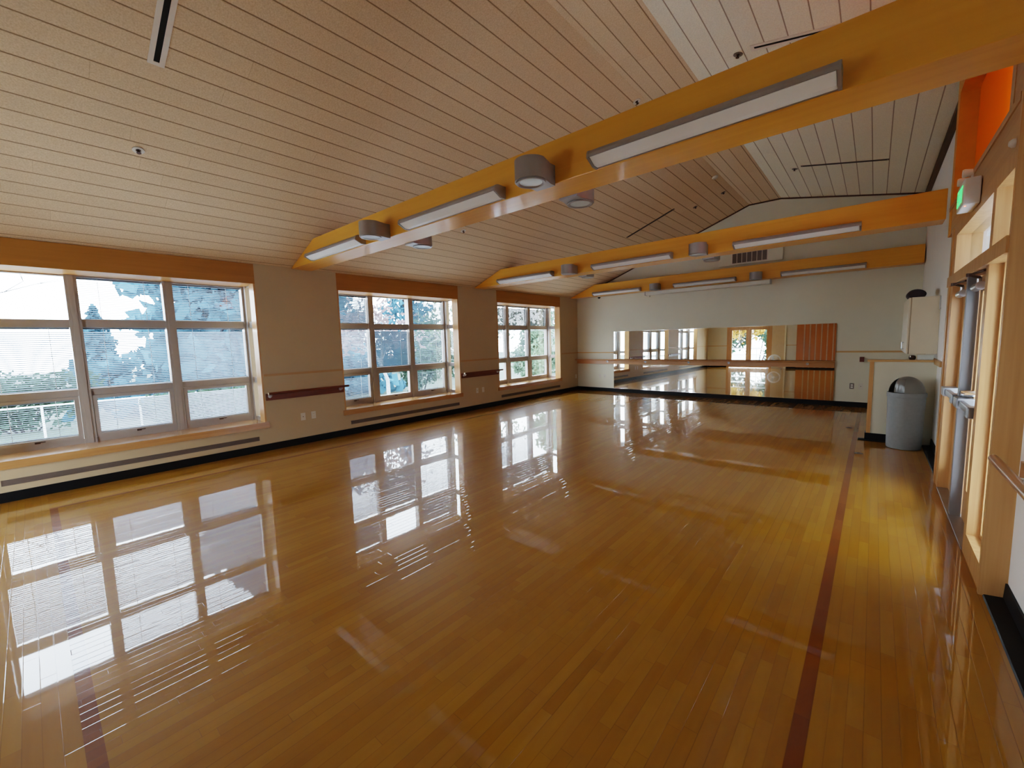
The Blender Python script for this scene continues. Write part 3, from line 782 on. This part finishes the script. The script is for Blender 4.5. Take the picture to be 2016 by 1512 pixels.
m.build('swing_flap', M['flap'], t, True)
MB().lathe([(0, .708), (.168, .708)], seg=40).build('inner_ledge', M['black'], t)

# ------------------------------------------------------------------ exit doors on the door-side wall
d = struct('door_1')
FX = 7.16
fr = MB()
fr.box(FX - .006, XR + .03, DY0, DY0 + .034, 0, zc(FX) - .02).box(FX + .006, XR + .03, DY0 + .034, DY0 + .075, 0, zc(FX) - .02)      # near post
fr.box(FX, XR + .06, 3.93, 4.02, 0, 1.89).box(FX, XR + .06, 3.90, 3.985, 1.98, 2.33)                                                  # post by sidelight
fr.box(FX, XR + .06, 5.53, 5.70, 0, 2.33).box(FX - .008, XR - .001, 5.70, DY1, 0, 2.42)                                            # far post
fr.box(FX - .016, XR + .06, DY0 + .02, DY1, 1.89, 1.98)                                                                                # door head
fr.box(FX, XR + .06, DY0 + .075, 5.70, 2.33, 2.42)
fr.box(FX, XR + .06, DY0 + .075, 3.93, 0, .15)                                                                                         # sidelight foot
fr.build('frame', M['fir'], d)
MB().box(FX + .004, XR - .001, DY0 + .03, 6.16, 2.42, 2.67).box(FX + .004, XR - .001, DY0 + .075, 3.66, 2.67, zc(FX) - .02).build('panel', M['fir_y'], d)
# clerestory surround
MB().box(FX - .004, XR + .05, DY0 + .075, 6.20, 2.665, 2.705).box(FX, XR + .05, 3.66, 3.745, 2.705, zc(FX) - .02).build('clerestory_rail', M['fir_y'], d)
MB().box(FX, XR + .05, 6.06, 6.22, 2.42, zc(FX) - .02).box(FX, XR + .05, 3.745, 6.06, 3.74, zc(FX) - .02).build('clerestory_trim', M['orange_paint'], d)
box(XR + .03, XR + .036, 3.745, 6.06, 2.70, 3.75).build('clerestory_pane', M['orange_glass'], d)
for a, b, z0, z1 in ((DY0 + .075, 3.93, .15, 1.89), (DY0 + .075, 3.90, 1.98, 2.33), (3.985, 5.53, 1.98, 2.33)):
    box(FX + .09, FX + .096, a, b, z0, z1).build('pane', M['glass'], d)
MB().box(FX + .06, FX + .085, DY0 + .078, DY0 + .10, .15, 1.89).box(FX + .06, FX + .085, 3.905, 3.93, .15, 1.89).box(FX + .06, FX + .085, DY0 + .10, 3.905, .15, .175).build('glazing_bead', M['fir'], d)
box(FX - .006, XR + .02, 4.02, 5.53, .0008, .012).bevel(.004).build('threshold', M['fixture'], d)
MB().box(FX + .002, FX + .068, 4.73, 4.79, .012, 1.89).bevel(.004).build('mullion', M['grey_paint'], d)
for (a, b, s) in ((4.024, 4.726, 1), (4.794, 5.526, -1)):
    x0, x1 = FX + .070, FX + .114
    lf = MB().box(x0, x1, a, a + .11, .014, 1.885).box(x0, x1, b - .11, b, .014, 1.885).box(x0, x1, a + .11, b - .11, .014, .26).box(x0, x1, a + .11, b - .11, 1.77, 1.885).build('door_leaf', M['fir'], d)
    box((x0 + x1)/2 - .003, (x0 + x1)/2 + .003, a + .11, b - .11, .26, 1.77).build('pane', M['glass'], lf)
    # panic bar
    yb0, yb1 = (a + .03, b - .03)
    pb = MB().box(x0 - .085, x0 - .050, yb0 + .02, yb1 - .02, .915, .962)
    pb.box(x0 - .098, x0, yb0 - .005, yb0 + .10, .900, .977).box(x0 - .098, x0, yb1 - .16, yb1 + .005, .900, .977)
    pb.bevel(.008).build('panic_bar', M['panic'], lf)
    # closer: body and arm
    yc = b - .16 if s > 0 else b - .18
    cl = MB().tube((x0 - .03, yc - .11, 1.80), (x0 - .03, yc + .11, 1.80), .030, seg=16).tube((x0 - .03, yc, 1.80), (x0 - .03, yc, 1.865), .014, seg=10)
    cl.build('closer', M['steel'], lf, True)
    MB().tube((x0 - .03, yc, 1.865), (x0 - .10, yc - .18, 1.872), .011, .009, 8).tube((x0 - .10, yc - .18, 1.872), (x0 - .05, yc - .36, 1.882), .009, seg=8).tube((x0 - .10, yc - .18, 1.86), (x0 - .10, yc - .18, 1.884), .018, seg=10).build('closer_arm', M['brown_metal'], lf, True)
MB().tube((FX - .004, 4.60, 1.01), (FX + .07, 4.60, 1.01), .026, seg=18).build('lock_cylinder', M['chrome'], d, True)

# exit sign
t = thing('exit_sign', 'small white exit sign with lit green letters above the wooden doors', 'exit sign', (FX, 4.60, 2.37))
box(-.085, -.002, -.16, .16, 0, .185).bevel(.008).build('housing', M['sign_white'], t)
def letters(mb, x):
    # EXIT in raised strokes on the room-facing side; reading direction runs toward -Y seen from the room
    hgt, wd, st, z0 = .115, .050, .014, .035
    def bar(ya, yb, za, zb): mb.box(x, x + .003, -max(ya, yb), -min(ya, yb), z0 + za, z0 + zb)
    def slant(ya, za, yb, zb):
        dy = st*.62
        mb.prism([(-(ya - dy), z0 + za), (-(ya + dy), z0 + za), (-(yb + dy), z0 + zb), (-(yb - dy), z0 + zb)], 'X', x, x + .003)
    y = -.125
    bar(y, y + st, 0, hgt); bar(y, y + wd, 0, st); bar(y, y + wd*.85, hgt/2 - st/2, hgt/2 + st/2); bar(y, y + wd, hgt - st, hgt)
    y += .068
    slant(y + .006, 0, y + wd - .006, hgt); slant(y + wd - .006, 0, y + .006, hgt)
    y += .072
    bar(y, y + st, 0, hgt)
    y += .034
    bar(y, y + .056, hgt - st, hgt); bar(y + .021, y + .021 + st, 0, hgt)
m = MB(); letters(m, -.0885); m.build('lettering', M['sign_green'], t)
for s in (-1, 1):
    MB().lathe([(0, -.05), (.026, -.05), (.030, -.04), (.022, .0), (0, .004)], (-.045, s*.12, .225), 20, 'X').tube((-.045, s*.12, .19), (-.045, s*.12, .222), .007, seg=8).build('lamp_head', M['sign_white'], t, True)
MB().tube((-.07, -.12, -.004), (-.07, -.12, .001), .006, seg=10).build('indicator', M['sign_red'], t)

# space behind the clerestory glazing with its globe lamp
w = struct('wall_recess')
MB().box(XR + .2, XR + 1.0, 3.5, 6.4, 3.95, 4.0).box(XR + .2, XR + 1.0, 3.5, 6.4, 2.60, 2.65).box(XR + 1.0, XR + 1.05, 3.5, 6.4, 2.60, 4.0).box(XR + .2, XR + 1.0, 3.45, 3.5, 2.6, 4.0).box(XR + .2, XR + 1.0, 6.4, 6.45, 2.6, 4.0).build('wall_panel', M['orange_paint'], w)
t = thing('globe_ceiling_lamp', 'glowing warm globe lamp behind the orange clerestory glass', 'lamp', (XR + .42, 4.05, 2.96))
MB().lathe([(.07*math.sin(PI*i/12), -.07*math.cos(PI*i/12)) for i in range(13)], seg=24).build('globe', M['globe'], t, True)
MB().tube((0, 0, .068), (0, 0, .98), .01, seg=8).build('stem', M['brown_metal'], t)
L = bpy.data.lights.new('globe_light', 'POINT'); L.energy = 4.5; L.color = (1, .84, .5); L.shadow_soft_size = .09
o = bpy.data.objects.new('globe_light', L); col.objects.link(o); o.location = (XR + .28, 4.05, 2.96)

# ------------------------------------------------------------------ wall behind the viewer (seen in the mirror)
d = struct('door_2')
x0, x1 = D2
box(x0 - .055, x0 + .06, YB - .06, YB + .02, 0, 2.16).build('frame', M['fir'], d)
box(x1 - .06, x1 + .055, YB - .06, YB + .02, 0, 2.16).build('frame', M['fir'], d)
box(x0 + .06, x1 - .06, YB - .06, YB + .02, 2.04, 2.16).build('frame', M['fir_x'], d)
xm = 1.915
for a, b in ((x0 + .063, xm - .003), (xm + .003, x1 - .063)):
    st = .115
    lf = MB().box(a, a + st, YB - .05, YB - .005, .012, 2.035).box(b - st, b, YB - .05, YB - .005, .012, 2.035).box(a + st, b - st, YB - .05, YB - .005, .012, .24).box(a + st, b - st, YB - .05, YB - .005, 1.88, 2.035).build('door_leaf', M['fir'], d)
    box(a + st, b - st, YB - .03, YB - .025, .24, 1.88).build('pane', M['glass'], lf)
    MB().tube((a + .10, YB + .045, .98), (b - .10, YB + .045, .98), .016, seg=12).tube((a + .10, YB - .005, .98), (a + .10, YB + .045, .98), .014, seg=8).tube((b - .10, YB - .005, .98), (b - .10, YB + .045, .98), .014, seg=8).build('panic_bar', M['steel'], lf, True)
t = thing('storage_panel_door', 'flat beige panel door with cream edge beside the folding partition, seen in the mirror', 'door', (3.18, YB, 0))
box(-.25, .25, .002, .04, .01, 2.35).build('leaf', M['beige_panel'], t)
box(.25, .31, .002, .07, .0, 2.36).build('edge_post', M['cream_edge'], t)
t = thing('folding_partition', 'orange folding partition with pale vertical strips behind the viewer, seen in the mirror', 'folding partition', (4.66, YB, 0))
xs = -.755
for k in range(7):
    wd = .27 if k == 0 else .165
    box(xs, xs + wd, .004, .05, .06, 2.42).bevel(.006).build('panel', M['partition_orange'], t)
    xs += wd
    if k < 6:
        box(xs, xs + .048, .004, .062, .06, 2.42).bevel(.01).build('hinge_strip', M['partition_pale'], t); xs += .048
box(-.78, xs + .02, .004, .07, 2.42, 2.50).build('top_track', M['fir_x'], t)
box(-.78, xs + .02, .004, .055, .001, .058).build('bottom_sweep', M['base'], t)
# floor fan
t = thing('floor_fan', 'round white floor fan behind the viewer, seen in the mirror', 'fan', (3.10, YB + .42, 0))
for k in range(3):
    MB().torus((0, (-.08, 0, .08)[k], .40), (.24, .265, .24)[k], .009, 'Y', 40, 8).build('guard_ring', M['fan_white'], t, True)
m = MB()
for s in (-.085, .085):
    for r in (.05, .10, .15, .20): m.torus((0, s, .40), r, .0028, 'Y', 32, 5)
    for i in range(20):
        a = 2*PI*i/20
        m.tube((.035*math.cos(a), s, .40 + .035*math.sin(a)), (.25*math.cos(a), s*.8, .40 + .25*math.sin(a)), .0025, seg=5)
m.build('guard_wires', M['fan_wire'], t, True)
for i in range(3):
    m = MB(); a0 = 2*PI*i/3
    pts = [(.03, -.25), (.10, -.42), (.20, -.36), (.22, .05), (.14, .34), (.05, .35)]
    vs = [(r*math.cos(a0 + a), .03*math.sin(2*a), .40 + r*math.sin(a0 + a)) for r, a in pts]
    A = [m.bm.verts.new(v) for v in vs]; B = [m.bm.verts.new((v[0], v[1] + .004, v[2])) for v in vs]
    m.bm.faces.new(A); m.bm.faces.new(B[::-1])
    for k in range(6): m.bm.faces.new([A[k], B[k], B[(k+1) % 6], A[(k+1) % 6]])
    m.build('blade', M['fan_wire'], t)
MB().lathe([(0, -.05), (.045, -.045), (.05, .06), (.04, .085), (0, .09)], (0, 0, .40), 24, 'Y').build('hub', M['fan_white'], t, True)
for s in (-1, 1):
    MB().tube((s*.28, -.14, .012), (s*.28, .14, .012), .012, seg=10).tube((s*.28, 0, .012), (s*.272, 0, .40), .012, seg=10).build('stand', M['fan_wire'], t, True)

# ------------------------------------------------------------------ outdoors
tag(box(-60, -.60, -40, 60, -.9, -.55).build('ground_lawn', M['lawn']), kind='structure')
tag(box(-5.0, -.60, -12, 24, -.56, -.54).build('ground_bounce', M['concrete']), kind='structure')  # concrete strip added to bounce daylight up onto the ceiling
tag(box(XR + .22, 30, -20, 40, -.3, -.03).build('ground_terrace', M['concrete']), kind='structure')
tag(box(-10, 20, -30, YB - .22, -.55, -.12).build('ground_yard', M['concrete']), kind='structure')  # concrete surface added to bounce daylight in through the double doors
tag(box(10.6, 10.8, -4, 12, -.03, 2.9).build('wall_outside', M['siding']), kind='structure')

tag(box(XR + .21, 9.0, 2.6, 9.5, 2.52, 2.6).build('roof_light_block', M['siding']), kind='structure')  # roof added to cut the daylight coming through the exit doors
def leaf_cloud(mb, n, pick, size, flat=.0):
    for _ in range(n):
        p = Vector(pick()); s = size*random.uniform(.6, 1.35)
        a = Vector((random.gauss(0, 1), random.gauss(0, 1), random.gauss(0, 1)*(1 - flat))).normalized()
        b = a.orthogonal().normalized(); c = a.cross(b)
        th = random.uniform(0, 2*PI); b, c = b*math.cos(th) + c*math.sin(th), c*math.cos(th) - b*math.sin(th)
        mb.quad(p - b*s - c*s*.45, p + b*s - c*s*.45, p + b*s*.8 + c*s*.45, p - b*s*.8 + c*s*.45)
def conifer(x, y, h, r, label, n=5200, ls=.16):
    random.seed(int(abs(x)*191 + abs(y)*11))
    t = thing('conifer_tree', label, 'tree', (x, y, -.56), 0, 'trees outside the windows')
    MB().tube((0, 0, -.05), (0, 0, h*.96), .16, .02, 10).build('trunk', M['bark'], t, True)
    m = MB()
    def pick():
        k = random.random()**.62; z = h*(1 - k)*.95 + .4
        lay = math.sin(z*5.2)*.16 + 1
        a = random.uniform(0, 2*PI); rr = r*(k**.85)*lay*(random.random()**.42)*(1 + .22*math.sin(5*a + z*2))
        return (rr*math.cos(a), rr*math.sin(a), z - .22*rr)
    leaf_cloud(m, n, pick, ls, .4)
    m.build('foliage', M['conifer'], t)
def branchy(x, y, h, label, mat, leafmat, n_leaf=900, spread=1.0, depth=5, lsize=.07):
    random.seed(int(abs(x)*131 + abs(y)*17))
    t = thing('bare_branch_tree', label, 'tree', (x, y, -.56), random.uniform(0, 6), 'trees outside the windows')
    m = MB(); tips = []
    def grow(p, d, L, r, k):
        q = p + d*L
        m.tube(p, q, r, r*.7, 6, False)
        if k == 0: tips.append(q); return
        for _ in range(3 if k > 2 else 2):
            nd = (d + Vector((random.gauss(0, .55), random.gauss(0, .55), random.gauss(.05, .35)))*spread).normalized()
            grow(q, nd, L*random.uniform(.62, .86), r*.66, k - 1)
        if k < 3: tips.append(q)
    grow(Vector((0, 0, -.05)), Vector((0, 0, 1)), h*.27, .075, depth)
    m.build('branches', mat, t, True)
    if leafmat:
        l = MB()
        def pick():
            q = random.choice(tips); return (q.x + random.gauss(0, .22), q.y + random.gauss(0, .22), q.z + random.gauss(0, .2))
        leaf_cloud(l, n_leaf, pick, lsize)
        l.build('leaves', leafmat, t)
def shrub(x, y, rx, ry, h, label, mat, n=1800, z=-.56, size=.075):
    random.seed(int(abs(x)*171 + abs(y)*13))
    t = thing('shrub', label, 'shrub', (x, y, z), 0, 'shrubs outside')
    m = MB()
    blobs = [(random.uniform(-.6, .6)*rx, random.uniform(-.7, .7)*ry, random.uniform(.35, .75)*h, random.uniform(.25, .45)) for _ in range(7)]
    def pick():
        bx, by, bz, br = random.choice(blobs); u = Vector((random.gauss(0, 1), random.gauss(0, 1), random.gauss(0, 1))).normalized()*random.random()**.35
        return (bx + u.x*br*rx*1.3, by + u.y*br*ry*1.1, max(.02, bz + u.z*br*h))
    leaf_cloud(m, n, pick, size)
    m.build('foliage', mat, t)
    s = MB()
    for bx, by, bz, br in blobs: s.tube((bx*.2, by*.2, -.03), (bx, by, bz), .022, .008, 6)
    s.build('stems', M['bark'], t)
conifer(-12.0, 6.3, 12.0, 4.7, 'big hazy blue green conifer outside the nearest window', 13000, .24)
conifer(-17.2, 1.9, 3.7, 1.0, 'small distant conifer at the open sky side of the nearest window', 1500)
branchy(-13.0, -1.0, 6.4, 'thin bare tree against white sky outside the nearest window', M['bark'], None, 0, .8, 5)
branchy(-4.2, 6.9, 4.0, 'tangled pale branches with pinkish leaves outside the middle window', M['pale_bark'], M['blossom'], 1200)
branchy(-7.6, 13.4, 4.8, 'taller branchy tree outside the middle window, farther out', M['pale_bark'], M['leaf_pale'], 1500)
branchy(-5.2, 18.2, 5.2, 'loose green tree outside the far window', M['pale_bark'], M['leaf_pale'], 1700, 1.0, 5, .08)
conifer(-20.5, 19.0, 9.5, 3.2, 'distant conifer behind the middle window trees', 3200)
branchy(-11.5, 27.0, 8.5, 'tall pale leaved tree seen through the far window', M['pale_bark'], M['leaf_pale'], 3200, .9, 5, .16)
shrub(-5.6, 2.6, .9, 1.6, 1.3, 'low green shrub outside the nearest window', M['leaf'])
shrub(-6.0, 9.3, .6, .7, 1.9, 'dense green shrub outside the middle window', M['leaf'])
shrub(-3.2, 12.6, .7, 1.2, 2.0, 'pale yellow green shrub outside the far window', M['leaf_pale'])
shrub(-12.6, 15.4, 1.2, 2.2, 3.0, 'tall dark hedge clump beyond the middle window trees', M['leaf'], 3600, size=.13)
shrub(-9.5, 22.0, 1.5, 2.4, 3.2, 'tall hedge clump beyond the far window', M['leaf_pale'], 3000, size=.12)
shrub(-10.2, -.2, .7, 1.9, 1.7, 'dark green shrub behind the white fence outside the nearest window', M['leaf'], 2400)
# white rail fence outside the nearest window
t = thing('rail_fence', 'white post and rail fence outside the nearest window', 'fence', (-7.8, 0, -.56))
for y in (-1.6, -.75, .1, .95, 1.8, 2.65, 3.5):
    MB().tube((0, y, -.05), (0, y, .86), .022, seg=10).build('post', M['cord'], t, True)
MB().tube((0, -1.7, .86), (0, 3.6, .86), .022, seg=10).build('rail', M['cord'], t, True)
# beyond the door behind the viewer
t0 = branchy(-.2, -7.4, 4.2, 'amber leaved tree outside the double doors, seen in the mirror', M['bark'], M['autumn'], 2400, .9, 5, .10)
shrub(2.5, -6.0, .6, .8, 2.6, 'green shrub outside the double doors, seen in the mirror', M['leaf'], 2200, -.12)
shrub(.6, -11.5, 3.4, 1.0, 4.4, 'tall green shrub farther outside the double doors, seen in the mirror', M['leaf'], 5200, -.12, .13)
t = thing('porch_railing', 'white porch railing outside the double doors, seen in the mirror', 'railing', (1.9, -4.2, -.12))
for z in (.72, 1.02):
    MB().tube((-2.2, 0, z), (2.2, 0, z), .025, seg=10).build('rail', M['cord'], t, True)
for x in (-2.15, 0, 2.15):
    MB().tube((x, 0, -.02), (x, 0, 1.02), .025, seg=10).build('post', M['cord'], t, True)

# ------------------------------------------------------------------ sky and window portals
wd = bpy.data.worlds.new('overcast_sky'); sc.world = wd; wd.use_nodes = True
nt = wd.node_tree; bg = nt.nodes['Background']
tc = N(nt, 'ShaderNodeTexCoord'); sp = N(nt, 'ShaderNodeSeparateXYZ'); nt.links.new(tc.outputs['Generated'], sp.inputs[0])
rp = N(nt, 'ShaderNodeValToRGB')
rp.color_ramp.elements[0].position = 0.; rp.color_ramp.elements[0].color = (.89, .95, 1, 1)
rp.color_ramp.elements[1].position = 1.; rp.color_ramp.elements[1].color = (.64, .80, 1, 1)
nt.links.new(sp.outputs[2], rp.inputs['Fac']); nt.links.new(rp.outputs['Color'], bg.inputs['Color'])
bg.inputs['Strength'].default_value = 5.2
def portal(loc, rot, sx, sy):
    L = bpy.data.lights.new('sky_portal', 'AREA'); L.shape = 'RECTANGLE'; L.size = sx; L.size_y = sy
    L.cycles.is_portal = True
    o = bpy.data.objects.new('sky_portal', L); col.objects.link(o); o.location = loc; o.rotation_euler = rot
for a, b in WIN:
    portal((-.57, (a + b)/2, 1.41), (0, -PI/2, 0), 2.0, b - a + .2)
portal((XR + .25, 4.6, 1.2), (0, PI/2, 0), 2.4, 2.3)
portal(((D2[0] + D2[1])/2, YB - .25, 1.06), (PI/2, 0, PI), 1.9, 2.1)

# ------------------------------------------------------------------ camera
yaw, pitch, roll, FPX = math.radians(-40.9449), math.radians(-5.8803), math.radians(-1.5905), 822.2
fw = Vector((math.sin(yaw)*math.cos(pitch), math.cos(yaw)*math.cos(pitch), math.sin(pitch)))
r = Vector((math.cos(yaw), -math.sin(yaw), 0)); u = r.cross(fw)
r2 = r*math.cos(roll) + u*math.sin(roll); u2 = -r*math.sin(roll) + u*math.cos(roll)
cd = bpy.data.cameras.new('camera'); cam = bpy.data.objects.new('camera', cd); col.objects.link(cam)
cd.sensor_fit = 'HORIZONTAL'; cd.sensor_width = 36; cd.lens = FPX/2016*36; cd.clip_start = .02; cd.clip_end = 300
mw = Matrix((r2, u2, -fw)).transposed().to_4x4(); mw.translation = (6.644, 0, 1.5)
cam.matrix_world = mw
sc.camera = cam

sc.view_settings.view_transform = 'Filmic'
sc.view_settings.look = 'Medium High Contrast'
sc.view_settings.exposure = 2.35
sc.view_settings.gamma = 1.0
cy = sc.cycles
cy.use_denoising = True
cy.max_bounces = 12; cy.diffuse_bounces = 6; cy.glossy_bounces = 6; cy.transmission_bounces = 8; cy.transparent_max_bounces = 24
cy.sample_clamp_indirect = 12.0; cy.caustics_reflective = False; cy.caustics_refractive = False
